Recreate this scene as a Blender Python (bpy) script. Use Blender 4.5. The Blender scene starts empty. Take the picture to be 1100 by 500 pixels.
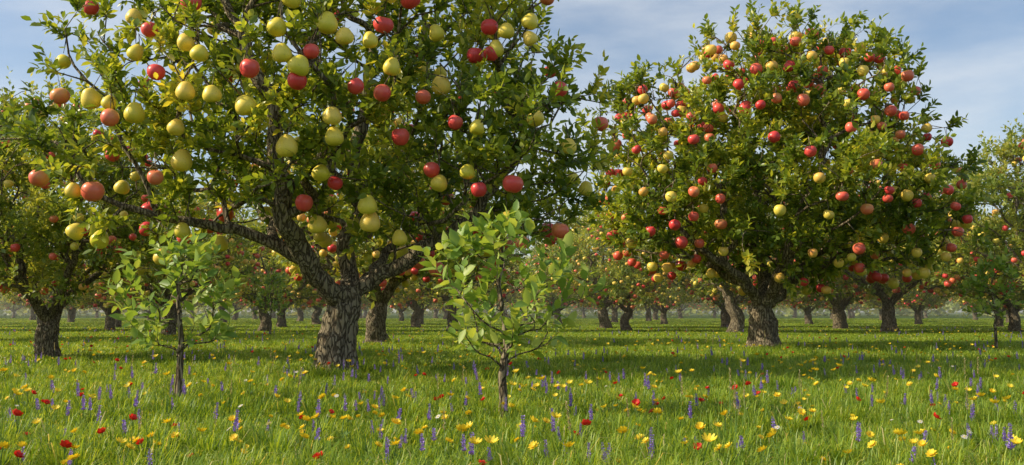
import bpy, math, random
import numpy as np
from mathutils import noise, Vector

random.seed(7); rng=np.random.default_rng(7)
scene=bpy.context.scene
# ------------------------------------------------------------ camera maths
CAMH=1.2; F=1000.0; A=math.atan(85/1000)
def P(u,v,depth):
    x=(u-550)/F; yc=(250-v)/F
    dy=math.cos(A)-yc*math.sin(A); dz=math.sin(A)+yc*math.cos(A)
    s=depth/dy
    return np.array([x*s,depth,CAMH+dz*s])
def G(u,v):
    x=(u-550)/F; yc=(250-v)/F
    dy=math.cos(A)-yc*math.sin(A); dz=math.sin(A)+yc*math.cos(A)
    s=CAMH/(-dz)
    return np.array([x*s,dy*s,0.0])

# ------------------------------------------------------------ node helpers
def new_mat(name):
    m=bpy.data.materials.new(name); m.use_nodes=True
    nt=m.node_tree; nt.nodes.clear()
    return m,nt,nt.nodes,nt.links
def ramp(nt,fac,stops):
    r=nt.nodes.new('ShaderNodeValToRGB'); cr=r.color_ramp
    while len(cr.elements)<len(stops): cr.elements.new(0.5)
    for e,(p,c) in zip(cr.elements,stops):
        e.position=p; e.color=(*c,1)
    nt.links.new(fac,r.inputs[0]); return r.outputs[0]
def attr(nt,name):
    a=nt.nodes.new('ShaderNodeAttribute'); a.attribute_name=name; return a.outputs['Fac']
def math_n(nt,op,a,b):
    m=nt.nodes.new('ShaderNodeMath'); m.operation=op
    for i,x in enumerate((a,b)):
        if isinstance(x,(int,float)): m.inputs[i].default_value=x
        else: nt.links.new(x,m.inputs[i])
    return m.outputs[0]
def noise_n(nt,vec,scale,detail=3,rough=0.5):
    n=nt.nodes.new('ShaderNodeTexNoise'); n.inputs['Scale'].default_value=scale
    n.inputs['Detail'].default_value=detail; n.inputs['Roughness'].default_value=rough
    if vec is not None: nt.links.new(vec,n.inputs['Vector'])
    return n.outputs['Fac']

def leaf_mat(name,stops,trans=0.38,rough=0.42,noisescale=0.5,tcol=1.5,spec=0.45):
    m,nt,N,L=new_mat(name)
    geo=N.new('ShaderNodeNewGeometry')
    n=noise_n(nt,geo.outputs['Position'],noisescale,1)
    a=attr(nt,'lv')
    f=math_n(nt,'ADD',math_n(nt,'MULTIPLY',a,0.65),math_n(nt,'MULTIPLY',n,0.4))
    col=ramp(nt,f,stops)
    p=N.new('ShaderNodeBsdfPrincipled'); p.inputs['Roughness'].default_value=rough
    p.inputs['Specular IOR Level'].default_value=spec
    L.new(col,p.inputs['Base Color'])
    t=N.new('ShaderNodeBsdfTranslucent')
    mx=N.new('ShaderNodeMix'); mx.data_type='RGBA'; mx.blend_type='MULTIPLY'; mx.inputs['Factor'].default_value=1
    L.new(col,mx.inputs['A']); mx.inputs['B'].default_value=(tcol*1.2,tcol,tcol*0.4,1)
    L.new(mx.outputs['Result'],t.inputs['Color'])
    s=N.new('ShaderNodeMixShader'); s.inputs[0].default_value=trans
    L.new(p.outputs[0],s.inputs[1]); L.new(t.outputs[0],s.inputs[2])
    o=N.new('ShaderNodeOutputMaterial'); L.new(s.outputs[0],o.inputs[0])
    return m
M_leaf=leaf_mat('apple_leaf',[(0.15,(0.065,0.12,0.02)),(0.5,(0.17,0.25,0.035)),(0.75,(0.36,0.42,0.06)),(0.95,(0.6,0.54,0.1))],trans=0.44,tcol=1.8,rough=0.34,spec=0.5)
M_leaf_hazed=leaf_mat('apple_leaf_haze_tint',[(0.15,(0.1,0.16,0.035)),(0.5,(0.22,0.3,0.06)),(0.9,(0.47,0.47,0.11))],noisescale=0.25,trans=0.38,tcol=1.7)  # distance haze put into the leaf colour as paler, duller greens
M_leaf_s=leaf_mat('sapling_leaf',[(0.15,(0.13,0.24,0.05)),(0.5,(0.25,0.39,0.08)),(0.9,(0.48,0.57,0.15))],trans=0.42,rough=0.42,spec=0.35,tcol=1.4)
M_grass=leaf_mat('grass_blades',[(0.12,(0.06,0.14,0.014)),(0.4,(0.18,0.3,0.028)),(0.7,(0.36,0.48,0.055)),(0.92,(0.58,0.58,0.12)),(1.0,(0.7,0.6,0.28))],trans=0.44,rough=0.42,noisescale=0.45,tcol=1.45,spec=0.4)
M_stem=leaf_mat('flower_stem',[(0,(0.1,0.2,0.04)),(1,(0.2,0.3,0.07))],trans=0.2)

def bark_mat():
    m,nt,N,L=new_mat('bark')
    tc=N.new('ShaderNodeTexCoord')
    mp=N.new('ShaderNodeMapping'); mp.inputs['Scale'].default_value=(1,1,0.28)
    L.new(tc.outputs['Object'],mp.inputs[0])
    n1=noise_n(nt,mp.outputs[0],9,6,0.65)
    v=N.new('ShaderNodeTexVoronoi'); v.feature='DISTANCE_TO_EDGE'; v.inputs['Scale'].default_value=13
    add=N.new('ShaderNodeMixRGB'); add.blend_type='ADD'; add.inputs[0].default_value=0.25
    nn=N.new('ShaderNodeTexNoise'); nn.inputs['Scale'].default_value=7; L.new(mp.outputs[0],nn.inputs['Vector'])
    L.new(mp.outputs[0],add.inputs[1]); L.new(nn.outputs['Color'],add.inputs[2]); L.new(add.outputs[0],v.inputs['Vector'])
    crack=N.new('ShaderNodeMapRange'); crack.inputs['From Max'].default_value=0.16; L.new(v.outputs['Distance'],crack.inputs['Value'])
    h=math_n(nt,'ADD',math_n(nt,'MULTIPLY',crack.outputs[0],0.6),math_n(nt,'MULTIPLY',n1,0.7))
    big=noise_n(nt,tc.outputs['Object'],2.2,3)
    col=ramp(nt,math_n(nt,'ADD',math_n(nt,'MULTIPLY',h,0.7),math_n(nt,'MULTIPLY',big,0.25)),
        [(0.2,(0.035,0.025,0.016)),(0.5,(0.14,0.108,0.07)),(0.75,(0.29,0.235,0.155)),(1,(0.44,0.37,0.26))])
    p=N.new('ShaderNodeBsdfPrincipled'); p.inputs['Roughness'].default_value=0.9
    p.inputs['Specular IOR Level'].default_value=0.2
    L.new(col,p.inputs['Base Color'])
    b=N.new('ShaderNodeBump'); b.inputs['Strength'].default_value=1; b.inputs['Distance'].default_value=0.06
    L.new(h,b.inputs['Height']); L.new(b.outputs[0],p.inputs['Normal'])
    o=N.new('ShaderNodeOutputMaterial'); L.new(p.outputs[0],o.inputs[0]); return m
M_bark=bark_mat()

def fruit_mat(name,stops,rough=0.34,speck=0.5):
    m,nt,N,L=new_mat(name)
    tc=N.new('ShaderNodeTexCoord')
    n=noise_n(nt,tc.outputs['Object'],6,3)
    a=attr(nt,'lv'); hh=attr(nt,'fh')
    f=math_n(nt,'ADD',math_n(nt,'MULTIPLY',a,0.55),math_n(nt,'ADD',math_n(nt,'MULTIPLY',hh,0.28),math_n(nt,'MULTIPLY',n,0.32)))
    col=ramp(nt,f,stops)
    sp=noise_n(nt,tc.outputs['Object'],55,2)
    mr=N.new('ShaderNodeMapRange'); mr.inputs['From Min'].default_value=0.62; mr.inputs['From Max'].default_value=0.7; mr.inputs['To Max'].default_value=speck
    L.new(sp,mr.inputs['Value'])
    mx=N.new('ShaderNodeMix'); mx.data_type='RGBA'; L.new(mr.outputs[0],mx.inputs['Factor'])
    L.new(col,mx.inputs['A']); mx.inputs['B'].default_value=(0.42,0.3,0.1,1)
    p=N.new('ShaderNodeBsdfPrincipled'); p.inputs['Roughness'].default_value=rough
    L.new(mx.outputs['Result'],p.inputs['Base Color'])
    o=N.new('ShaderNodeOutputMaterial'); L.new(p.outputs[0],o.inputs[0]); return m
M_apple=fruit_mat('apple_skin',[(0.12,(0.68,0.035,0.045)),(0.5,(0.86,0.09,0.08)),(0.8,(0.9,0.22,0.11)),(1.05,(0.9,0.5,0.14))],speck=0.25)
M_pear=fruit_mat('pear_skin',[(0.15,(0.78,0.68,0.06)),(0.5,(0.93,0.72,0.09)),(0.85,(0.95,0.66,0.11)),(1,(0.92,0.44,0.1))],rough=0.42)
M_yapple=fruit_mat('yellow_apple_skin',[(0.15,(0.84,0.7,0.1)),(0.55,(0.92,0.66,0.11)),(0.85,(0.92,0.48,0.1)),(1,(0.85,0.25,0.08))],rough=0.4)

def plain_mat(name,c1,c2,trans=0.3):
    return leaf_mat(name,[(0.1,c1),(0.9,c2)],trans=trans,rough=0.55,noisescale=3,tcol=1.0)
M_yel=plain_mat('yellow_petals',(0.85,0.62,0.02),(0.93,0.78,0.06))
M_yc=plain_mat('yellow_centre',(0.6,0.3,0.01),(0.65,0.38,0.02),0.0)
M_red=plain_mat('red_petals',(0.62,0.02,0.015),(0.78,0.05,0.03))
M_pur=plain_mat('purple_petals',(0.3,0.17,0.7),(0.56,0.42,0.9),0.12)
M_whi=plain_mat('white_petals',(0.6,0.55,0.5),(0.8,0.78,0.72))
M_straw=plain_mat('dry_seed_head',(0.42,0.3,0.14),(0.6,0.5,0.3))

# ------------------------------------------------------------ mesh helpers
def mesh_tris(name,V,T,mat,attrs=None,smooth=False):
    V=np.asarray(V,dtype=np.float32); T=np.asarray(T,dtype=np.int32)
    me=bpy.data.meshes.new(name); k=T.shape[1]
    me.vertices.add(len(V)); me.vertices.foreach_set('co',V.ravel())
    me.loops.add(T.size); me.loops.foreach_set('vertex_index',T.ravel())
    me.polygons.add(len(T))
    me.polygons.foreach_set('loop_start',np.arange(0,T.size,k,dtype=np.int32))
    me.polygons.foreach_set('loop_total',np.full(len(T),k,dtype=np.int32))
    if smooth: me.polygons.foreach_set('use_smooth',np.ones(len(T),dtype=bool))
    me.update(calc_edges=True)
    if attrs:
        for n,a in attrs.items():
            at=me.attributes.new(n,'FLOAT','POINT'); at.data.foreach_set('value',np.asarray(a,dtype=np.float32))
    mats=mat if isinstance(mat,list) else [mat]
    for mm in mats: me.materials.append(mm)
    return me
def obj(name,me,parent=None,loc=(0,0,0)):
    o=bpy.data.objects.new(name,me); scene.collection.objects.link(o); o.location=loc
    if parent: o.parent=parent
    return o
def norm(a):
    return a/np.maximum(np.linalg.norm(a,axis=-1,keepdims=True),1e-9)

def leaves_mesh(name,base,axis,length,mat,wr=0.24,lowpoly=False,lv=None,upb=0.8):
    n=len(base); axis=norm(axis)
    up=np.array([0,0,1.0])*upb+rng.normal(0,0.55,(n,3))
    side=norm(np.cross(axis,up)); nrm=norm(np.cross(side,axis))
    Lc=length[:,None]; w=Lc*wr*rng.uniform(0.85,1.15,(n,1))
    if lv is None: lv=rng.uniform(0,1,n)
    if lowpoly:
        vs=np.stack([base,base+axis*Lc*0.5+side*w+nrm*w*0.2,base+axis*Lc,base+axis*Lc*0.5-side*w+nrm*w*0.2],1)
        T=np.array([[0,1,2],[0,2,3]])
    else:
        d=rng.uniform(0.0,0.16,(n,1))*Lc
        S1=base+axis*Lc*0.3+nrm*d*0.15; S2=base+axis*Lc*0.66-nrm*d*0.25; Tp=base+axis*Lc-nrm*d
        vs=np.stack([base,S1+side*w*0.92+nrm*w*0.28,S1,S1-side*w*0.92+nrm*w*0.28,
                     S2+side*w*0.8+nrm*w*0.22,S2,S2-side*w*0.8+nrm*w*0.22,Tp],1)
        T=np.array([[0,2,1],[0,3,2],[1,2,5],[1,5,4],[2,3,6],[2,6,5],[4,5,7],[5,6,7]])
    k=vs.shape[1]
    TT=(T[None]+np.arange(n)[:,None,None]*k).reshape(-1,3)
    return mesh_tris(name,vs.reshape(-1,3),TT,mat,{'lv':np.repeat(lv,k)},smooth=not lowpoly)

# ------------------------------------------------------------ fruit
def lathe(profile,seg):
    prof=np.array(profile); n=len(prof); th=np.linspace(0,2*np.pi,seg,endpoint=False)
    V=[];
    for r,z in prof: V.append(np.stack([r*np.cos(th),r*np.sin(th),np.full(seg,z)],1))
    V=np.concatenate(V); T=[]
    for i in range(n-1):
        for j in range(seg):
            a=i*seg+j; b=i*seg+(j+1)%seg; c=a+seg; d=b+seg
            T+= [[a,c,d],[a,d,b]]
    return V,np.array(T)
def apple_prof(n=12):
    out=[]
    for i in range(n):
        t=math.pi*i/(n-1)
        x=max(math.sin(t),0.02)*(1.02-0.16*(t/math.pi)**1.5)
        z=0.92*math.cos(t)-0.3*math.exp(-(t/0.36)**2)+0.14*math.exp(-((math.pi-t)/0.3)**2)
        out.append((x,z))
    return out
PEAR=[(0.02,1.0),(0.2,1.01),(0.4,0.94),(0.56,0.8),(0.7,0.6),(0.84,0.36),(0.96,0.08),(1.0,-0.2),(0.95,-0.5),(0.74,-0.78),(0.4,-0.92),(0.02,-0.86)]
def fruits_mesh(name,pos,rad,kind,mat,seg=16,tilt=0.25):
    V0,T0=lathe(PEAR if kind=='pear' else apple_prof(),seg)
    n=len(pos); Vs=[];lv=[];fh=[]
    for i in range(n):
        V=V0.copy()
        V[:,0]*=random.uniform(0.92,1.06); V[:,2]*=random.uniform(0.9,1.1)
        ax=random.gauss(0,tilt); ay=random.gauss(0,tilt); az=random.uniform(0,6.28)
        cz,sz=math.cos(az),math.sin(az)
        V=V@np.array([[cz,sz,0],[-sz,cz,0],[0,0,1]])
        V=V@np.array([[1,0,0],[0,math.cos(ax),math.sin(ax)],[0,-math.sin(ax),math.cos(ax)]])
        V=V@np.array([[math.cos(ay),0,-math.sin(ay)],[0,1,0],[math.sin(ay),0,math.cos(ay)]])
        Vs.append(V*rad[i]+pos[i]); lv.append(np.full(len(V),random.random())); fh.append(V0[:,0]*0.35*random.choice([-1,1])+V0[:,2]*0.35+0.4)
    T=(T0[None]+np.arange(n)[:,None,None]*len(V0)).reshape(-1,3)
    return mesh_tris(name,np.concatenate(Vs),T,mat,{'lv':np.concatenate(lv),'fh':np.concatenate(fh)},smooth=True)

# ------------------------------------------------------------ tree skeleton
class Skel:
    def __init__(s): s.p=[];s.par=[];s.pl=[];s.minr=[];s.ok=[]
    def add(s,p,par,minr=0,ok=True):
        p=np.asarray(p,float); s.p.append(p); s.par.append(par); s.minr.append(minr); s.ok.append(ok)
        s.pl.append(0 if par<0 else s.pl[par]+np.linalg.norm(p-s.p[par])); return len(s.p)-1
    def limb(s,start,pts,step=0.3,jit=0.03,ok=True):
        cur=start; 
        ctrl=[s.p[start]]+[np.asarray(q,float) for q in pts]
        C=catmull(np.array(ctrl),step)
        for q in C[1:]:
            cur=s.add(q+rng.normal(0,jit,3),cur,ok=ok)
        return cur
    def connect(s,tip,w=0.3,step=0.3,jit=0.035,asc=0.6,sag=0.0):
        Pn=np.array(s.p); pl=np.array(s.pl); ok=np.array(s.ok)
        d=np.linalg.norm(Pn-tip,axis=1)
        hz=np.linalg.norm((Pn-tip)[:,:2],axis=1)
        c=d+w*pl+asc*np.maximum(0,Pn[:,2]-tip[2]+0.35*hz)+(~ok)*50
        i=int(np.argmin(c)); a=Pn[i]; L=d[i]; n=max(1,int(L/step))
        par=s.par[i]; dirp=norm(a-s.p[par]) if par>=0 else np.array([0,0,1.])
        ctrl=a+dirp*L*0.28+(tip-a)*0.22+rng.normal(0,0.06*L,3)
        cur=i
        for k in range(1,n+1):
            t=k/n; q=(1-t)**2*a+2*t*(1-t)*ctrl+t*t*tip
            if k<n: q=q+rng.normal(0,jit,3)
            cur=s.add(q,cur)
        return cur
def catmull(C,step):
    C=np.asarray(C,float)
    if len(C)<3:
        n=max(2,int(np.linalg.norm(C[-1]-C[0])/step)+1); t=np.linspace(0,1,n)[:,None]
        return C[0]*(1-t)+C[-1]*t
    E=np.vstack([2*C[0]-C[1],C,2*C[-1]-C[-2]]); out=[C[0]]
    for i in range(1,len(E)-2):
        p0,p1,p2,p3=E[i-1],E[i],E[i+1],E[i+2]
        n=max(1,int(round(np.linalg.norm(p2-p1)/step)))
        for k in range(1,n+1):
            t=k/n
            out.append(0.5*((2*p1)+(-p0+p2)*t+(2*p0-5*p1+4*p2-p3)*t*t+(-p0+3*p1-3*p2+p3)*t**3))
    return np.array(out)

def bark_mesh(name,sk,root_r,tip_r=0.012,flare=0.5,ridge=0.12,thick=0.09,fine=0.07,seed=0):
    n=len(sk.p); ch=[[] for _ in range(n)]
    for i,p in enumerate(sk.par):
        if p>=0: ch[p].append(i)
    cnt=np.zeros(n)
    for i in range(n-1,-1,-1):
        if not ch[i]: cnt[i]=1
        if sk.par[i]>=0: cnt[sk.par[i]]+=cnt[i]
    e=math.log(root_r/tip_r)/math.log(max(cnt[0],2))
    r=tip_r*cnt**e
    Vs=[];Ts=[];off=0
    stack=[(0,-1)]
    while stack:
        st,par=stack.pop()
        chain=[par] if par>=0 else []
        cur=st
        while True:
            chain.append(cur)
            if not ch[cur]: break
            c=sorted(ch[cur],key=lambda k:-cnt[k])
            for o in c[1:]: stack.append((o,cur))
            cur=c[0]
        Pp=np.array([sk.p[k] for k in chain]); R=np.array([r[k] for k in chain])
        if par>=0: R[0]=min(R[0],R[1]*1.35)
        if len(R)>3:
            for _ in range(2): R[1:-1]=(R[:-2]+2*R[1:-1]+R[2:])/4
        R[-1]*=0.5
        big=R.max()>thick
        if big:
            C=catmull(Pp,fine) if len(Pp)>2 else Pp
            seglen=np.r_[0,np.cumsum(np.linalg.norm(np.diff(Pp,axis=0),axis=1))]
            cl=np.r_[0,np.cumsum(np.linalg.norm(np.diff(C,axis=0),axis=1))]; cl*=seglen[-1]/cl[-1]
            R=np.interp(cl,seglen,R); Pp=C; sides=26
        else: sides=7 if R.max()>0.035 else 4
        m=len(Pp)
        T=np.gradient(Pp,axis=0) if m>1 else np.array([[0,0,1.]])
        T=norm(T); nv=np.cross(T[0],[0.3,0.9,0.1]); nv/=np.linalg.norm(nv)
        th=np.linspace(0,2*np.pi,sides,endpoint=False)
        for i in range(m):
            nv=nv-T[i]*np.dot(nv,T[i]); nv/=max(np.linalg.norm(nv),1e-6); bv=np.cross(T[i],nv)
            rr=np.full(sides,R[i])
            if big:
                z=Pp[i][2]
                for j in range(sides):
                    d=nv*math.cos(th[j])+bv*math.sin(th[j])
                    q=Pp[i]*1.0
                    a=noise.noise(Vector((d[0]*3.2+seed+q[0]*.6,d[1]*3.2+q[1]*.6,d[2]*3+q[2]*0.55)))
                    b=noise.noise(Vector((d[0]*8+seed,d[1]*8,q[2]*1.6+d[2]*8)))
                    g=noise.noise(Vector((d[0]*1.1+q[0],d[1]*1.1+q[1]+seed,q[2]*1.3)))
                    rr[j]*=1+ridge*(1-2.2*abs(a))+ridge*0.7*b+0.2*g
                    if par<0:
                        fl=math.exp(-max(z,0)/0.3)
                        rr[j]*=1+flare*fl*(1+0.5*math.sin(th[j]*5+seed))
            Vs.append(Pp[i]+np.cos(th)[:,None]*nv*rr[:,None]+np.sin(th)[:,None]*bv*rr[:,None])
        a=np.arange(sides); b=(a+1)%sides
        for i in range(m-1):
            o=off+i*sides
            Ts.append(np.stack([o+a,o+b,o+sides+b,o+sides+a],1))
        off+=m*sides
    return mesh_tris(name,np.concatenate(Vs),np.concatenate(Ts),M_bark,smooth=True)

def shoots(tips,dirs,k,lmin,lmax,nleaf,leaflen,centre,spread=0.75,up=0.45,out=0.35):
    t=np.repeat(tips,k,0); d=np.repeat(dirs,k,0); n=len(t)
    o=norm(t-centre)
    D=norm(d*0.5+o*out+np.array([0,0,up])+rng.normal(0,spread*0.6,(n,3)))
    Ls=rng.uniform(lmin,lmax,n)*np.where(rng.uniform(0,1,n)<0.12,1.6,1.0)
    bend=norm(D+rng.normal(0,0.3,(n,3))+np.array([0,0,0.12]))
    fr=(np.arange(nleaf)+0.5)/nleaf
    fr=fr[None]+rng.uniform(-0.05,0.05,(n,nleaf)); 
    base=t[:,None]+D[:,None]*(fr*Ls[:,None])[...,None]*0.75+bend[:,None]*((fr**2)*Ls[:,None])[...,None]*0.3
    ref=norm(np.cross(D,rng.normal(0,1,(n,3)))); ref2=np.cross(D,ref)
    ph=(np.arange(nleaf)*2.4)[None]+rng.uniform(-.4,.4,(n,nleaf))
    rad=ref[:,None]*np.cos(ph)[...,None]+ref2[:,None]*np.sin(ph)[...,None]
    ax=D[:,None]*(0.5+0.5*fr)[...,None]+rad*0.85+rng.normal(0,0.12,(n,nleaf,3))
    ll=leaflen*rng.uniform(0.6,1.15,(n,nleaf))
    return base.reshape(-1,3),norm(ax.reshape(-1,3)),ll.ravel(),t,t+D*Ls[:,None]*0.75+bend*Ls[:,None]*0.3
def shoot_twigs(name,a,b,r=0.007):
    n=len(a); D=norm(b-a); s=norm(np.cross(D,[0.31,0.2,0.9])); q=np.cross(D,s)
    V=np.stack([a+s*r,a-s*r*.5+q*r*.87,a-s*r*.5-q*r*.87,b],1).reshape(-1,3)
    T=(np.array([[0,1,3],[1,2,3],[2,0,3]])[None]+np.arange(n)[:,None,None]*4).reshape(-1,3)
    return mesh_tris(name,V,T,M_bark)

def sample_crown(ells,nclump,ntips,sig=0.5,shell=0.45):
    vol=np.array([r[0]*r[1]*r[2] for c,r in ells])**0.8; vol/=vol.sum()
    cl=[]; tries=0
    while len(cl)<nclump and tries<nclump*60:
        tries+=1
        i=rng.choice(len(ells),p=vol); c,r=ells[i]
        d=norm(rng.normal(0,1,3)); rad=rng.uniform(shell**3,1)**(1/3.)
        q=c+d*r*rad
        if any(j!=i and np.sum(((q-cj)/rj)**2)<0.4 for j,(cj,rj) in enumerate(ells)): continue
        if cl and np.min(np.linalg.norm(np.array(cl)-q,axis=1))<sig*1.3: continue
        cl.append(q)
    cl=np.array(cl); sz=rng.uniform(0.6,1.3,len(cl))
    pick=rng.choice(len(cl),ntips,p=sz/sz.sum())
    return cl[pick]+rng.normal(0,1,(ntips,3))*np.array([sig,sig,sig*0.62])*sz[pick][:,None]

def surf_front(ells,u,v,dmid):
    best=None
    for d in np.linspace(dmid-6,dmid+3,70):
        q=P(u,v,d)
        if any(np.sum(((q-c)/r)**2)<1.0 for c,r in ells): best=q; break
    if best is None:
        ds=[(min(np.sum(((P(u,v,d)-c)/r)**2) for c,r in ells),d) for d in np.linspace(dmid-5,dmid+3,40)]
        best=P(u,v,min(ds)[1])
    return best

def build_tree(base,ells,limbs,ntips,nclump,root_r,fruit_world=None,nf=(60,60),fr=0.2,k=4,nleaf=10,leaflen=0.2,kinds=('apple','pear'),
               low=False,shoot=(0.35,0.6),seed=1,zmin=2.0,sig=0.5,twigs=True,mat=None,tag='v',back_only=False,depthf=(0.88,1.08)):
    sk=Skel(); sk.add(base+np.array([0,0,-0.15]),-1,ok=False)
    ends={}
    ends['root']=0
    for nm,start,pts,ok in limbs:
        si=ends[start]
        ends[nm]=sk.limb(si,pts,ok=ok,step=0.28,jit=0.03 if ok else 0.012)
    centre=np.mean([c for c,r in ells],axis=0); centre=centre-np.array([0,0,1.2])
    tips=sample_crown(ells,nclump,ntips,sig)
    tips=tips[tips[:,2]>zmin+rng.uniform(0,0.5,len(tips))]
    fpos=[];fk=[]
    if fruit_world:
        for q,kd in fruit_world: fpos.append(q);fk.append(kd)
    for kd,cntf in zip(kinds,nf):
        for _ in range(cntf):
            for __ in range(30):
                c,r=ells[rng.integers(len(ells))]
                d=norm(rng.normal(0,1,3)+np.array([0,0,-0.15])); q=c+d*r*rng.uniform(*depthf)
                if q[2]<zmin-0.1: continue
                if back_only and q[1]<base[1]+1.0: continue
                if any(np.sum(((q-cj)/rj)**2)<0.8 for cj,rj in ells if cj is not c): continue
                if fpos and min(np.linalg.norm(np.array(fpos)-q,axis=1))<fr*2*rng.uniform(1,2.0): continue
                fpos.append(q);fk.append(kd);break
    ft=[q+np.array([rng.normal(0,.06),rng.uniform(0,0.1),fr+0.25]) for q in fpos]
    allt=[(t,-1) for t in tips]+[(t,i) for i,t in enumerate(ft)]
    st=np.array([sk.p[i] for i in range(len(sk.p))])
    allt.sort(key=lambda x:np.min(np.linalg.norm(st-x[0],axis=1)))
    T=[];D=[]
    for t,fi in allt:
        e=sk.connect(t)
        if fi<0 or rng.uniform()<0.6:
            T.append(sk.p[e]); D.append(norm(sk.p[e]-sk.p[sk.par[e]]))
        if fi>=0:
            top=fpos[fi]+np.array([0,0,fr*(0.85 if fk[fi]=='pear' else 0.6)])
            sk.add(top,e)
    T=np.array(T);D=np.array(D)
    B,AX,LL,a,b=shoots(T,D,k,shoot[0],shoot[1],nleaf,leaflen,centre)
    if fpos:
        Fp=np.array(fpos); keep=np.ones(len(B),bool); tipsL=B+AX*LL[:,None]*0.6
        for i,q in enumerate(Fp):
            dd=tipsL-q; 
            keep&=~((np.linalg.norm(dd,axis=1)<fr*1.3))
            if low and i%3==0: continue
            o=norm(q-centre-np.array([0,0,0.5])); al=dd@o; pr=np.linalg.norm(dd-al[:,None]*o,axis=1)
            keep&=~((al>0)&(pr<fr*1.05)&(al<1.2))
        B,AX,LL=B[keep],AX[keep],LL[keep]
    loc=np.asarray(base)
    parts={}
    cl=np.array([noise.noise(Vector(q*0.8)) for q in B])
    lv=np.clip(rng.uniform(0,1,len(B))*0.75+cl*0.6+0.12,0,1)
    parts['foliage']=leaves_mesh(tag+'_foliage',B-loc,AX,LL,mat or M_leaf,lowpoly=low,lv=lv)
    for i in range(len(sk.p)): sk.p[i]=sk.p[i]-loc
    parts['trunk_and_branches']=bark_mesh(tag+'_bark',sk,root_r,seed=seed)
    if twigs: parts['twigs']=shoot_twigs(tag+'_twigs',a-loc,b-loc)
    for kd,mt in (('apple',M_apple),('pear',M_pear),('yellow_apple',M_yapple)):
        ps=[q-loc for q,x in zip(fpos,fk) if x==kd]
        if ps: parts[kd+'s']=fruits_mesh(tag+'_'+kd,ps,[fr*random.uniform(0.8,1.12)*(0.92 if kd=='pear' else 1) for _ in ps],kd,mt,seg=10 if low else 18)
    print(tag,'leaves',len(B))
    return parts
def place(name,parts,loc,rot=0,scale=1.0,parent=None):
    e=bpy.data.objects.new(name,None); scene.collection.objects.link(e)
    e.location=loc; e.rotation_euler=(0,0,rot); e.scale=(scale,)*3 if np.isscalar(scale) else scale
    if parent: e.parent=parent
    for k,me in parts.items(): obj(k,me,e)
    return e

def E(u,v,ru,rv,d,rd,dd=0):
    c=P(u,v,d+dd); return (c,np.array([ru*d/F,rd,rv*d/F]))

# ------------------------------------------------------------ hero tree
b0=G(361,402); d0=b0[1]
def Q(u,v,dd=0): return P(u,v,d0+dd)
ells=[E(330,110,180,150,d0,3.8),E(165,185,112,80,d0,2.6,-0.6),E(140,80,65,50,d0,1.6,-0.3),E(535,180,100,115,d0,3.0,0.2),
      E(400,-30,190,105,d0,3.4),E(420,225,105,62,d0,3.2,0.8),E(550,65,60,80,d0,2.0,-0.2),E(235,20,110,75,d0,2.4)]
limbs=[('t','root',[Q(360,395),Q(362,372),Q(366,345),Q(372,322)],False),
 ('L1','t',[Q(345,300,-.3),Q(318,272,-.7),Q(270,252,-1.0),Q(225,243,-1.3),Q(170,232,-1.6)],True),
 ('L2','L1',[Q(120,215,-1.7),Q(85,190,-1.8)],True),
 ('C1','t',[Q(376,296,.3),Q(372,262,.5),Q(388,225,.7),Q(380,170,.9),Q(395,110,1.0),Q(400,30,1.0)],True),
 ('R1','t',[Q(400,302,0),Q(432,284,-.2),Q(468,262,-.4),Q(505,235,-.6),Q(540,190,-.8),Q(575,140,-1)],True),
 ('B1','t',[Q(392,300,.8),Q(425,262,1.8),Q(470,215,2.6),Q(500,150,3)],True),
 ('M0','t',[Q(352,312,-.4),Q(322,270,-1.0),Q(303,232,-1.5),Q(306,200,-1.7),Q(292,160,-1.9),Q(296,118,-2.0),Q(272,75,-2.1),Q(262,30,-2.0)],True),
 ('M1','M0',[Q(240,0,-2),Q(225,-40,-1.8)],True),
 ('N1','L1',[Q(150,190,-1.8),Q(120,130,-1.9)],True)]
ap=[(104,13),(167,37),(211,8),(174,82),(273,78),(323,91),(456,108),(526,34),(587,4),(600,100),(363,199),(173,193),(330,220),(310,245),(385,97),
 (125,130),(50,194),(107,208),(72,107),(511,64),(443,5),(515,206),(551,200),(644,136),(451,283),(528,62),(413,104),(601,249),(465,185),(470,290),(414,32),(297,262),
 (432,150),(490,135),(338,60),(560,262)]
pe=[(75,70),(150,23),(152,61),(205,50),(220,62),(302,34),(317,3),(355,30),(373,44),(423,76),(470,40),(544,38),(569,28),(569,46),(533,57),(475,95),(503,187),(473,199),
 (397,222),(400,240),(431,257),(628,205),(610,160),(575,130),(201,249),(201,175),(151,125),(105,110),(124,114),(86,207),(88,250),(268,117),(233,105),(360,128),(400,48),
 (348,188),(344,243),(240,263),(180,277),(325,75),(195,140),(513,140),(545,236),(205,102),(307,62),(312,160),(114,258),(362,150)]
fw=[(surf_front(ells,u,v,d0)+np.array([0,-0.25,0]),'apple') for u,v in ap]+[(surf_front(ells,u,v,d0)+np.array([0,-0.25,0]),'pear') for u,v in pe]
parts=build_tree(b0,ells,limbs,850,150,0.33,fruit_world=fw,nf=(40,35),fr=0.172,k=4,nleaf=12,leaflen=0.2,seed=3,zmin=2.5,tag='hero',back_only=True)
place('apple_and_pear_tree',parts,b0)

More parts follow.
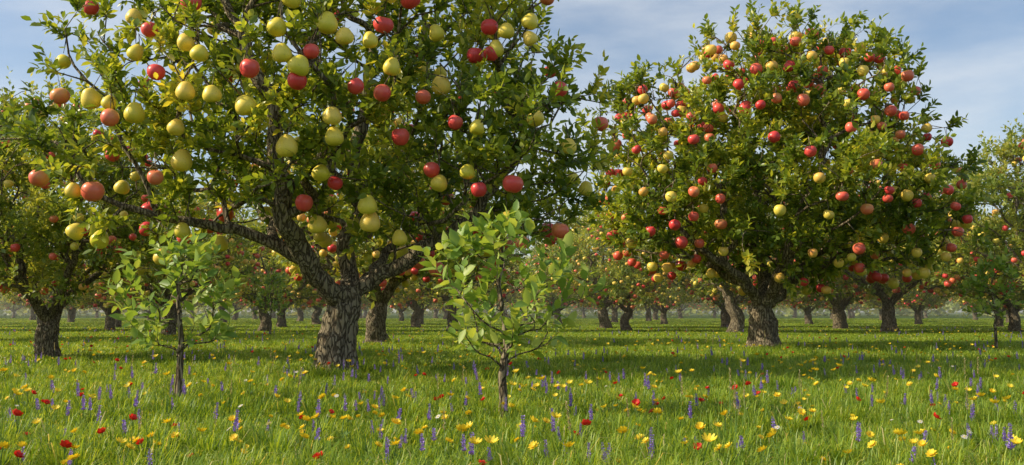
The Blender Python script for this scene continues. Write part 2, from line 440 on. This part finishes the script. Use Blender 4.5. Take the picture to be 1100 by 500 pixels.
# ------------------------------------------------------------ second tree
b1=G(821,376); d1=b1[1]
def Q(u,v,dd=0): return P(u,v,d1+dd)
ells=[E(835,205,125,105,d1,4.4),E(712,205,62,90,d1,3.2),E(795,98,58,50,d1,2.6),E(905,120,60,58,d1,3.0),E(958,215,58,85,d1,3.2),E(850,72,50,28,d1,2),E(700,125,32,28,d1,1.8)]
limbs=[('t','root',[Q(821,365),Q(820,350),Q(818,332)],False),
 ('a','t',[Q(805,310,-.5),Q(785,290,-1),Q(752,268,-1.4),Q(720,235,-1.5)],True),
 ('b','t',[Q(842,312,.2),Q(862,290,.4),Q(890,262,.3),Q(930,230,0)],True),
 ('c','t',[Q(822,300,.6),Q(808,262,1),Q(812,205,1),Q(800,140,.8)],True),
 ('d','t',[Q(835,302,-.8),Q(850,262,-1.6),Q(872,200,-2),Q(890,150,-1.8)],True)]
parts2=build_tree(b1,ells,limbs,960,160,0.38,nf=(240,140),kinds=('apple','yellow_apple'),fr=0.176,k=4,nleaf=11,leaflen=0.24,seed=9,zmin=1.9,tag='second',sig=0.55,depthf=(0.98,1.12))
place('apple_tree',parts2,b1)

# ------------------------------------------------------------ generic variants
def variant(seed,H=9.5,W=5.2,leafl=0.34,nt=520,nl=7,k=3,nf=(110,70),fr=0.17):
    r=random.Random(seed); b=np.zeros(3)
    ells=[(np.array([0,0,H*0.58]),np.array([W*0.78,W*0.78,H*0.34]))]
    for i in range(6):
        a=i*math.pi/3+r.uniform(-.4,.4); R=W*r.uniform(0.5,0.72)
        ells.append((np.array([R*math.cos(a),R*math.sin(a),H*r.uniform(0.42,0.72)]),np.array([W*.36,W*.36,H*r.uniform(.16,.24)])))
    ells.append((np.array([r.uniform(-1,1),r.uniform(-1,1),H*0.85]),np.array([W*.35,W*.35,H*.14])))
    fz=r.uniform(1.4,1.8)
    limbs=[('t','root',[[0.05,0,.3],[r.uniform(-.1,.1),r.uniform(-.1,.1),.9],[r.uniform(-.2,.2),r.uniform(-.2,.2),fz]],False)]
    nlb=4
    for i in range(nlb):
        a=i*2*math.pi/nlb+r.uniform(-.4,.4); c,s=math.cos(a),math.sin(a)
        limbs.append(('l%d'%i,'t',[[.5*c,.5*s,fz+.6],[1.3*c,1.3*s,fz+1.3],[2.2*c+r.uniform(-.3,.3),2.2*s,fz+1.9],[3*c,3*s+r.uniform(-.4,.4),fz+3.1]],True))
    return build_tree(b,ells,limbs,nt,80,0.34,nf=nf,kinds=('apple','yellow_apple'),fr=fr,k=k,nleaf=nl,leaflen=leafl,low=True,seed=seed,zmin=2.0,twigs=False,mat=M_leaf_hazed,tag='var%d'%seed,sig=0.6,shoot=(.4,.75))
VA=variant(11,nt=720,nl=10,k=4,leafl=0.25,nf=(100,80)); VB=variant(12,nt=460,nf=(90,150),fr=.17); VC=variant(13,H=9,nt=460,nf=(120,130),fr=.17); VD=variant(14,nt=440,H=8.6,nf=(80,150),fr=.17)
def pg(name,v,u,vv,rot,sc): 
    g=G(u,vv); return place(name,v,g,rot,sc)
pg('apple_tree',VA,48,388,1.0,0.67)
pg('apple_tree',VB,405,371,2.0,0.9)
pg('apple_tree',VA,1128,363,0.6,0.98)
pg('apple_tree',VC,957,358,2.2,0.98)
pg('apple_tree',VB,790,359,4,0.95)
pg('apple_tree',VD,650,353.5,1.2,0.95)
pg('apple_tree',VC,902,354.5,3,0.95)
pg('apple_tree',VC,-60,368,3.5,0.95)
pg('apple_tree',VD,180,362,5,0.85)
# orchard trees left and right of the frame (they shade the meadow)
place('apple_tree',VD,(-14.5,4.0,0),0.4,0.75)
place('apple_tree',VB,(-27,14,0),1.4,0.85)
place('apple_tree',VC,(24,17,0),2.4,0.95)
# distant rows
far=bpy.data.objects.new('distant_orchard_trees',None); scene.collection.objects.link(far)
r=random.Random(5); cnt=0
yy=55.0
while yy<200:
    vs=[VB,VC,VD]
    sp=11 if yy<95 else 14; xm=0.6*yy+10; x=-xm+r.uniform(0,sp)
    while x<xm:
        px,py=x+r.uniform(-1.5,1.5),yy+r.uniform(-2,2)
        ok=True
        for (tu,tv) in ((957,358),(790,359),(650,353.5),(902,354.5),(1128,363),(180,362)):
            g=G(tu,tv)
            if (g[0]-px)**2+(g[1]-py)**2<50: ok=False
        if ok:
            e=bpy.data.objects.new('row_tree',None); scene.collection.objects.link(e); e.parent=far
            e.location=(px,py,0); e.rotation_euler=(0,0,r.uniform(0,6.28)); s=r.uniform(0.72,0.92); e.scale=(s,s,s*r.uniform(.85,1.0))
            for kk,me in r.choice(vs).items(): obj(kk,me,e)
            cnt+=1
        x+=sp
    yy+=14 if yy<130 else 24
print('far trees',cnt)
n=20000; x=rng.uniform(-330,330,n); y=245+rng.uniform(-10,22,n)
top=np.array([6.5+3.5*noise.noise(Vector((q*0.05,3,0)))+2.5*noise.noise(Vector((q*0.2,9,0))) for q in x])
z=top*rng.uniform(0.02,1,n)**0.8
Bh=np.stack([x,y,z],1)
obj('distant_woodland',leaves_mesh('distant_woodland',Bh,rng.normal(0,1,(n,3)),rng.uniform(1.2,2.2,n),M_leaf_hazed,wr=0.4,lowpoly=True))
# thin warm haze over the far orchard (real homogeneous scattering volume)
m,nt,N,L=new_mat('orchard_haze')
vsn=N.new('ShaderNodeVolumeScatter'); vsn.inputs['Density'].default_value=0.0013; vsn.inputs['Anisotropy'].default_value=0.2; vsn.inputs['Color'].default_value=(1,0.94,0.84,1)
o=N.new('ShaderNodeOutputMaterial'); L.new(vsn.outputs[0],o.inputs['Volume'])
x0,x1,y0,y1,z0,z1=-420,420,36,420,0.35,26
Vh=[(x0,y0,z0),(x1,y0,z0),(x1,y1,z0),(x0,y1,z0),(x0,y0,z1),(x1,y0,z1),(x1,y1,z1),(x0,y1,z1)]
obj('orchard_haze',mesh_tris('orchard_haze',Vh,[[0,3,2,1],[4,5,6,7],[0,1,5,4],[1,2,6,5],[2,3,7,6],[3,0,4,7]],m))

# ------------------------------------------------------------ saplings
def sapling(base,H,W,seed,ntips=46,leaflen=0.2,lowz=0.5,lean=0.0):
    r=random.Random(seed)
    sk=Skel(); sk.add([0,0,-0.05],-1,ok=False)
    t=sk.limb(0,[[0.01,0,lowz*0.5],[0.02*r.uniform(-1,1),0,lowz]],step=0.12,jit=0.004,ok=False)
    t=sk.limb(t,[[0.03+lean*.3,0,H*0.45],[lean*.6-0.03,0.02,H*0.7],[lean,0,H*0.9]],step=0.1,jit=0.008)
    tips=[]
    while len(tips)<ntips:
        z=r.uniform(0,1); zz=lowz+0.2+(H-lowz-0.3)*z
        prof=(math.sin(math.pi*min(1,(z*0.85+0.13)))**0.8)*(1-0.25*z)
        R=W*prof*r.uniform(0.35,1); a=r.uniform(0,6.28)
        tips.append(np.array([R*math.cos(a)+lean*z,R*math.sin(a)*0.8,zz+R*0.2]))
    tips.sort(key=lambda q:q[0]**2+q[1]**2)
    T=[];D=[]
    for q in tips:
        e=sk.connect(q,w=0.15,step=0.1,jit=0.008,asc=1.6); T.append(sk.p[e]); D.append(norm(sk.p[e]-sk.p[sk.par[e]]))
    T=np.array(T);D=np.array(D)
    B,AX,LL,a,b=shoots(T,D,1,0.16,0.3,7,leaflen,np.array([0,0,H*.3]),spread=0.35,up=0.35)
    idx=[i for i in range(len(sk.p)) if sk.p[i][2]>lowz+0.35 and (sk.p[i][0]**2+sk.p[i][1]**2)**.5>0.12]
    idx=[i for i in idx if r.random()<0.25]
    B2=np.array([sk.p[i] for i in idx]); A2=norm(rng.normal(0,1,(len(B2),3))*0.7+np.array([0,0,.3])+norm(B2*[1,1,0])*0.6)
    B=np.vstack([B,B2]);AX=np.vstack([AX,A2]);LL=np.r_[LL,leaflen*rng.uniform(.6,1.05,len(B2))]
    pr={'foliage':leaves_mesh('sapling_foliage',B,AX,LL,M_leaf_s,wr=0.27,upb=1.4),
        'trunk_and_branches':bark_mesh('sapling_bark',sk,0.04,tip_r=0.006,flare=0.3,ridge=0.05,thick=0.03,fine=0.04,seed=seed),
        'twigs':shoot_twigs('sapling_twigs',a,b,0.004)}
    return place('young_fruit_tree',pr,base)
g=G(540,457); sapling(g,2.15,1.0,21,ntips=76,lowz=0.5,leaflen=0.19)
g=G(190,440); sapling(g,1.98,0.94,22,ntips=56,lowz=0.5,leaflen=0.19)
g=G(1070,379); sapling(g,2.7,1.1,23,ntips=60,lowz=0.7,leaflen=0.24)
g=G(290,362); sapling(g,2.9,1.0,24,ntips=50,lowz=0.7,leaflen=0.26)

# ------------------------------------------------------------ ground
m,nt,N,L=new_mat('meadow_soil')
geo=N.new('ShaderNodeNewGeometry')
n1=noise_n(nt,geo.outputs['Position'],0.35,5,0.6); n2=noise_n(nt,geo.outputs['Position'],14,4,0.7)
col=ramp(nt,math_n(nt,'ADD',math_n(nt,'MULTIPLY',n1,0.5),math_n(nt,'MULTIPLY',n2,0.5)),[(0.3,(0.03,0.05,0.012)),(0.5,(0.06,0.1,0.02)),(0.7,(0.11,0.15,0.035))])
p=N.new('ShaderNodeBsdfPrincipled'); p.inputs['Roughness'].default_value=0.95; p.inputs['Specular IOR Level'].default_value=0.1
L.new(col,p.inputs['Base Color']); bp=N.new('ShaderNodeBump'); bp.inputs['Distance'].default_value=0.05; L.new(n2,bp.inputs['Height']); L.new(bp.outputs[0],p.inputs['Normal'])
o=N.new('ShaderNodeOutputMaterial'); L.new(p.outputs[0],o.inputs[0])
S=1500; k=12
gx=np.linspace(-S,S,k+1); XX,YY=np.meshgrid(gx,gx); V=np.stack([XX.ravel(),YY.ravel(),np.zeros(XX.size)],1)
Fq=[[j*(k+1)+i,j*(k+1)+i+1,(j+1)*(k+1)+i+1,(j+1)*(k+1)+i] for j in range(k) for i in range(k)]
obj('meadow_ground',mesh_tris('meadow_ground',V,Fq,m))

# ------------------------------------------------------------ scatter (geometry nodes)
def scatter(name,pts,rotz,scl,idx,templates,tilt=None):
    col=bpy.data.collections.new(name+'_parts')
    for i,me in enumerate(templates):
        o=bpy.data.objects.new('%s_part_%02d'%(name,i),me); col.objects.link(o)
    me=bpy.data.meshes.new(name); n=len(pts)
    me.vertices.add(n); me.vertices.foreach_set('co',np.asarray(pts,np.float32).ravel())
    rv=np.zeros((n,3),np.float32); rv[:,2]=rotz
    if tilt is not None: rv[:,:2]=tilt
    a=me.attributes.new('rotv','FLOAT_VECTOR','POINT'); a.data.foreach_set('vector',rv.ravel())
    a=me.attributes.new('scl','FLOAT','POINT'); a.data.foreach_set('value',np.asarray(scl,np.float32))
    a=me.attributes.new('idx','INT','POINT'); a.data.foreach_set('value',np.asarray(idx,np.int32))
    ob=obj(name,me)
    ng=bpy.data.node_groups.new(name+'_gn','GeometryNodeTree')
    ng.interface.new_socket('Geometry',in_out='INPUT',socket_type='NodeSocketGeometry')
    ng.interface.new_socket('Geometry',in_out='OUTPUT',socket_type='NodeSocketGeometry')
    N=ng.nodes;L=ng.links
    gi=N.new('NodeGroupInput');go=N.new('NodeGroupOutput')
    ip=N.new('GeometryNodeInstanceOnPoints'); ci=N.new('GeometryNodeCollectionInfo')
    ci.inputs['Collection'].default_value=col; ci.inputs['Separate Children'].default_value=True; ci.inputs['Reset Children'].default_value=True
    def na(nm,t):
        x=N.new('GeometryNodeInputNamedAttribute'); x.data_type=t; x.inputs['Name'].default_value=nm; return x.outputs['Attribute']
    L.new(gi.outputs[0],ip.inputs['Points']); L.new(ci.outputs[0],ip.inputs['Instance'])
    ip.inputs['Pick Instance'].default_value=True
    L.new(na('idx','INT'),ip.inputs['Instance Index']); L.new(na('rotv','FLOAT_VECTOR'),ip.inputs['Rotation']); L.new(na('scl','FLOAT'),ip.inputs['Scale'])
    L.new(ip.outputs[0],go.inputs[0])
    md=ob.modifiers.new('scatter','NODES'); md.node_group=ng
    return ob

def grass_patch(name,size,n,h0,h1,w,seed,clump=0.5,tuft=False):
    rg=np.random.default_rng(seed)
    x=rg.uniform(-size/2,size/2,(n,2))
    if tuft: x=rg.normal(0,size/2,(n,2))
    nc=max(8,int(n/45)); cc=rg.uniform(-size/2,size/2,(nc,2)); ii=rg.integers(0,nc,n)
    m=rg.uniform(0,1,n)<clump
    if tuft: m[:]=False
    x[m]=cc[ii[m]]+rg.normal(0,size*0.035,(m.sum(),2))
    hv=np.where(m,rg.uniform(0.8,1.25,nc)[ii],rg.uniform(0.6,1.0,n))
    h=rg.uniform(h0,h1,n)*hv
    az=rg.uniform(0,2*np.pi,n)
    if tuft: az=np.arctan2(x[:,1],x[:,0])+rg.normal(0,.5,n)
    f=np.stack([np.cos(az),np.sin(az),0*az],1); s=np.stack([-np.sin(az),np.cos(az),0*az],1)
    bend=rg.uniform(0.15,0.95,n)[:,None]; hh=h[:,None]; B=np.stack([x[:,0],x[:,1],np.zeros(n)-0.01],1)
    W=w*rg.uniform(.6,1.3,(n,1)); Z=np.array([0,0,1.0])
    p1=B+Z*hh*0.4+f*hh*bend*0.12; p2=B+Z*hh*0.78+f*hh*bend*0.45; p3=B+Z*hh*(1.0-bend*0.25)+f*hh*bend*0.95
    vs=np.stack([B-s*W*.4,B+s*W*.4,p1-s*W*.5,p1+s*W*.5,p2-s*W*.35,p2+s*W*.35,p3],1)
    T=np.array([[0,1,3],[0,3,2],[2,3,5],[2,5,4],[4,5,6]])
    TT=(T[None]+np.arange(n)[:,None,None]*7).reshape(-1,3)
    lv=np.clip(rg.uniform(0,0.85,n)+np.where(rg.uniform(0,1,n)<0.07,0.5,0),0,1.3)
    shade_grad=np.array([-.35,-.35,-.1,-.1,.08,.08,.15])  # painted shade: blade roots darkened, tips lightened as if sunlit
    return mesh_tris(name,vs.reshape(-1,3),TT,M_grass,{'lv':(lv[:,None]+shade_grad[None]).ravel()})
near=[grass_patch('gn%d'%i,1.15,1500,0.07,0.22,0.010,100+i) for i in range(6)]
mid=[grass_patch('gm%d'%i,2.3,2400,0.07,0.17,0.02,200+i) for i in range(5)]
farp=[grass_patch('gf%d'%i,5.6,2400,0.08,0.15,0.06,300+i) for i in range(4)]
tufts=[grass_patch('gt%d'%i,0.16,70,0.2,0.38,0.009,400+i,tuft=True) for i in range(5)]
def grid(y0,y1,st,extra):
    pts=[];y=y0
    while y<y1:
        xm=0.6*y+extra; x=-xm
        while x<xm: pts.append((x+rng.uniform(-.15,.15)*st,y+rng.uniform(-.15,.15)*st,0)); x+=st
        y+=st
    return np.array(pts)
ALLP=[]
def fill(y0,y1,st,extra,tm,base):
    pts=grid(y0,y1,st,extra); n=len(pts)
    hn=np.array([noise.noise(Vector((q[0]*.3,q[1]*.3,0))) for q in pts])
    ALLP.append((pts,rng.integers(0,len(tm),n)+base,(1+0.35*hn)+rng.uniform(-.08,.08,n)))
T_all=near+mid+farp+tufts
fill(3,19,0.95,3,near,0); fill(19,48,1.9,5,mid,6); fill(48,150,4.6,8,farp,11)
tp=[]
while len(tp)<1900:
    y=5.2*(6.5**(rng.uniform()**1.2)); xm=.6*y+3; x=rng.uniform(-xm,xm)
    if noise.noise(Vector((x*.6,y*.6,4)))+rng.uniform(-.3,.3)>0: tp.append((x,y,0))
ALLP.append((np.array(tp),rng.integers(15,20,len(tp)),rng.uniform(.75,1.2,len(tp))))
pts=np.vstack([a[0] for a in ALLP]); idx=np.concatenate([a[1] for a in ALLP]); scl=np.clip(np.concatenate([a[2] for a in ALLP]),.75,1.4)
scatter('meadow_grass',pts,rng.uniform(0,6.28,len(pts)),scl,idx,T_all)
print('grass patches',len(pts))

# ------------------------------------------------------------ flowers
class MB:
    def __init__(s): s.V=[];s.F=[];s.mi=[];s.lv=[]
    def v(s,p,l=0.5): s.V.append(tuple(p)); s.lv.append(l); return len(s.V)-1
    def f(s,ids,m): s.F.append(ids); s.mi.append(m)
    def stem(s,a,b,r,m,bend=(0,0)):
        a=np.array(a,float);b=np.array(b,float); prev=None
        for i in range(4):
            t=i/3; c=a*(1-t)+b*t+np.array([bend[0],bend[1],0])*math.sin(math.pi*t)
            ring=[s.v(c+np.array([r*math.cos(q),r*math.sin(q),0])) for q in (0,2.1,4.2)]
            if prev:
                for j in range(3): s.f([prev[j],prev[(j+1)%3],ring[(j+1)%3],ring[j]],m)
            prev=ring
    def petal(s,c,d,n,Ln,w,m,l,cup=0.2):
        c=np.array(c);d=norm(np.array(d));sd=norm(np.cross(d,n)); n=np.array(n)
        a=s.v(c,l);b=s.v(c+d*Ln*.55+sd*w+n*cup*Ln*.4,l);e=s.v(c+d*Ln*.55-sd*w+n*cup*Ln*.4,l)
        t1=s.v(c+d*Ln+sd*w*.45+n*cup*Ln,l);t2=s.v(c+d*Ln-sd*w*.45+n*cup*Ln,l)
        s.f([a,b,t1,t2,e],m)
    def leaf(s,c,d,Ln,w,m):
        c=np.array(c,float);d=norm(np.array(d,float));sd=norm(np.cross(d,[0,0,1]))
        a=s.v(c);b=s.v(c+d*Ln*.5+sd*w);e=s.v(c+d*Ln*.5-sd*w);t=s.v(c+d*Ln-np.array([0,0,Ln*.15])); s.f([a,b,t,e],m)
    def mesh(s,name,mats):
        me=bpy.data.meshes.new(name); me.from_pydata(s.V,[],s.F)
        for m in mats: me.materials.append(m)
        me.polygons.foreach_set('material_index',s.mi)
        at=me.attributes.new('lv','FLOAT','POINT'); at.data.foreach_set('value',np.array(s.lv,np.float32)); me.update(); return me
R=random.Random(3)
def daisy(H,rad,npet,cup,tilt,wid,rows=1):
    b=MB(); top=np.array([R.uniform(-.04,.04),R.uniform(-.04,.04),H])
    b.stem((0,0,0),top,0.004,0,(R.uniform(-.02,.02),R.uniform(-.02,.02)))
    nrm=norm(np.array([math.cos(tilt[1])*tilt[0],math.sin(tilt[1])*tilt[0],1.0]))
    e1=norm(np.cross(nrm,[0.2,1,0.1]));e2=np.cross(nrm,e1)
    for rw in range(rows):
        for i in range(npet):
            a=2*math.pi*(i+rw*.5)/npet+R.uniform(-.1,.1); d=e1*math.cos(a)+e2*math.sin(a)
            b.petal(top+nrm*0.003*rw,d,nrm,rad*(1-.25*rw)*R.uniform(.88,1.08),rad*wid,1,R.random(),cup+rw*.4)
    ring=[b.v(top+nrm*.006+(e1*math.cos(q)+e2*math.sin(q))*rad*.24) for q in np.linspace(0,6.28,8)[:-1]]
    c=b.v(top+nrm*rad*.25)
    for i in range(7): b.f([ring[i],ring[(i+1)%7],c],2)
    for i in range(3):
        a=R.uniform(0,6.28); b.leaf((0,0,H*R.uniform(.05,.5)),(math.cos(a),math.sin(a),.9),.1,.014,0)
    return b
def spike(H,Ls,rad):
    b=MB(); lx,ly=R.uniform(-.04,.04),R.uniform(-.04,.04)
    b.stem((0,0,0),(lx,ly,H),0.004,0)
    n=int(Ls/0.014)
    for i in range(n):
        t=i/n; z=H-Ls+Ls*t; rr=rad*(1-t)**.5*R.uniform(.55,1.15)
        for j in range(5):
            if R.random()<.1: continue
            a=j*1.257+i*.63+R.uniform(-.3,.3); d=(math.cos(a),math.sin(a),R.uniform(.3,.9))
            b.petal((lx*z/H,ly*z/H,z),d,(0,0,1),rr*R.uniform(.7,1.3)+.005,.009+.005*(1-t),1,R.random(),.2)
    for i in range(6):
        a=R.uniform(0,6.28); b.leaf((0,0,H*R.uniform(.05,.4)),(math.cos(a),math.sin(a),.8),.12,.012,0)
    return b
def seedhead(H):
    b=MB(); lx=R.uniform(-.1,.1); b.stem((0,0,0),(lx,0,H),.003,0,(.01,0))
    for i in range(26):
        t=i/26; a=i*2.4; z=H-.16+.18*t
        b.petal((lx*z/H,0,z),(math.cos(a)*.6,math.sin(a)*.6,1),(0,0,1),.028*(1-.5*t),.005,1,R.random(),.1)
    return b
def til(): return (R.uniform(0.2,0.9),R.uniform(0,6.28))
Y=[daisy(R.uniform(.17,.32),R.uniform(.03,.05),R.choice([8,10,12]),R.choice([.15,.3,.7]),til(),.26,R.choice([1,2])).mesh('yf%d'%i,[M_stem,M_yel,M_yc]) for i in range(9)]
RD=[daisy(R.uniform(.18,.3),R.uniform(.032,.046),5,R.choice([.5,.8]),til(),.5,2).mesh('rf%d'%i,[M_stem,M_red,M_yc]) for i in range(5)]
WH=[daisy(R.uniform(.15,.28),R.uniform(.02,.03),10,.1,til(),.2).mesh('wf%d'%i,[M_stem,M_whi,M_yel]) for i in range(3)]
PU=[spike(R.uniform(.27,.4),R.uniform(.11,.18),.026).mesh('pf%d'%i,[M_stem,M_pur,M_pur]) for i in range(6)]
SH=[seedhead(R.uniform(.4,.58)).mesh('sh%d'%i,[M_stem,M_straw]) for i in range(4)]
def flower_pts(n,seed,y0=6.2,y1=60,thr=0.0,pw=0.8,ext=3,bias=0.0,cl=0.35,soft=.25):
    rr=random.Random(seed); out=[]
    while len(out)<n:
        y=y0*((y1/y0)**(rr.random()**pw)); xm=.6*y+ext; x=rr.uniform(-xm,xm)
        q=noise.noise(Vector((x*cl+seed*7.3,y*cl,seed)))+bias*(x/xm)
        if q+rr.uniform(-soft,soft)<thr: continue
        out.append((x,y,0.0))
    return np.array(out)
def fl(name,tm,n,seed,sc=(.8,1.2),**kw):
    p=flower_pts(n,seed,**kw); n=len(p)
    scatter(name,p,rng.uniform(0,6.28,n),rng.uniform(sc[0],sc[1],n),rng.integers(0,len(tm),n),tm)
fl('yellow_wildflowers',Y,1150,1,bias=.15,pw=.92,soft=.5,cl=.5,sc=(.7,1.25))
fl('red_poppies',RD,210,2,thr=.05,pw=1.0,soft=.35)
fl('purple_lupines',PU,800,3,thr=.05,sc=(.7,1.15),bias=.06,pw=.95,soft=.55,cl=.5)
fl('white_daisies',WH,220,4,pw=1.0)
fl('seeding_grass_stalks',SH,90,5,y1=30)

# ------------------------------------------------------------ light
Sd=norm(np.array([-0.82,-0.1,0.56])); el=math.asin(Sd[2]); az=math.atan2(Sd[0],Sd[1])
sl=bpy.data.lights.new('sun','SUN'); sl.energy=5.0; sl.angle=math.radians(0.53); sl.color=(1,0.88,0.64)
so=bpy.data.objects.new('sun',sl); scene.collection.objects.link(so)
so.rotation_euler=Vector(Sd).to_track_quat('Z','Y').to_euler(); so.location=(-40,0,30)
w=bpy.data.worlds.new('World'); scene.world=w; w.use_nodes=True; nt=w.node_tree; N=nt.nodes; L=nt.links; N.clear()
sky=N.new('ShaderNodeTexSky'); sky.sky_type='NISHITA'; sky.sun_disc=False; sky.sun_elevation=el; sky.sun_rotation=az%(2*math.pi)
sky.air_density=1.0; sky.dust_density=1.2; sky.ozone_density=1.5
tc=N.new('ShaderNodeTexCoord'); mp=N.new('ShaderNodeMapping'); mp.inputs['Scale'].default_value=(1.0,1.0,3.4); mp.inputs['Rotation'].default_value=(0.15,0.35,0.4)
L.new(tc.outputs['Generated'],mp.inputs[0]); n=noise_n(nt,mp.outputs[0],2.3,8,0.56)
mr=N.new('ShaderNodeMapRange'); mr.interpolation_type='SMOOTHSTEP'; mr.inputs['From Min'].default_value=.38; mr.inputs['From Max'].default_value=.72; mr.inputs['To Max'].default_value=.62; L.new(n,mr.inputs['Value'])
mx=N.new('ShaderNodeMix'); mx.data_type='RGBA'; L.new(mr.outputs[0],mx.inputs['Factor']); L.new(sky.outputs[0],mx.inputs['A']); mx.inputs['B'].default_value=(6.4,6.5,6.5,1)
bg=N.new('ShaderNodeBackground'); bg.inputs['Strength'].default_value=0.15; L.new(mx.outputs['Result'],bg.inputs[0])
o=N.new('ShaderNodeOutputWorld'); L.new(bg.outputs[0],o.inputs[0])

# ------------------------------------------------------------ camera
cd=bpy.data.cameras.new('camera'); cd.sensor_width=36; cd.lens=36*F/1100; cd.clip_end=4000; cd.clip_start=0.1
co=bpy.data.objects.new('camera',cd); scene.collection.objects.link(co); co.location=(0,0,CAMH); co.rotation_euler=(math.pi/2+A,0,0)
scene.camera=co
scene.view_settings.view_transform='Standard'; scene.view_settings.look='None'; scene.view_settings.exposure=0
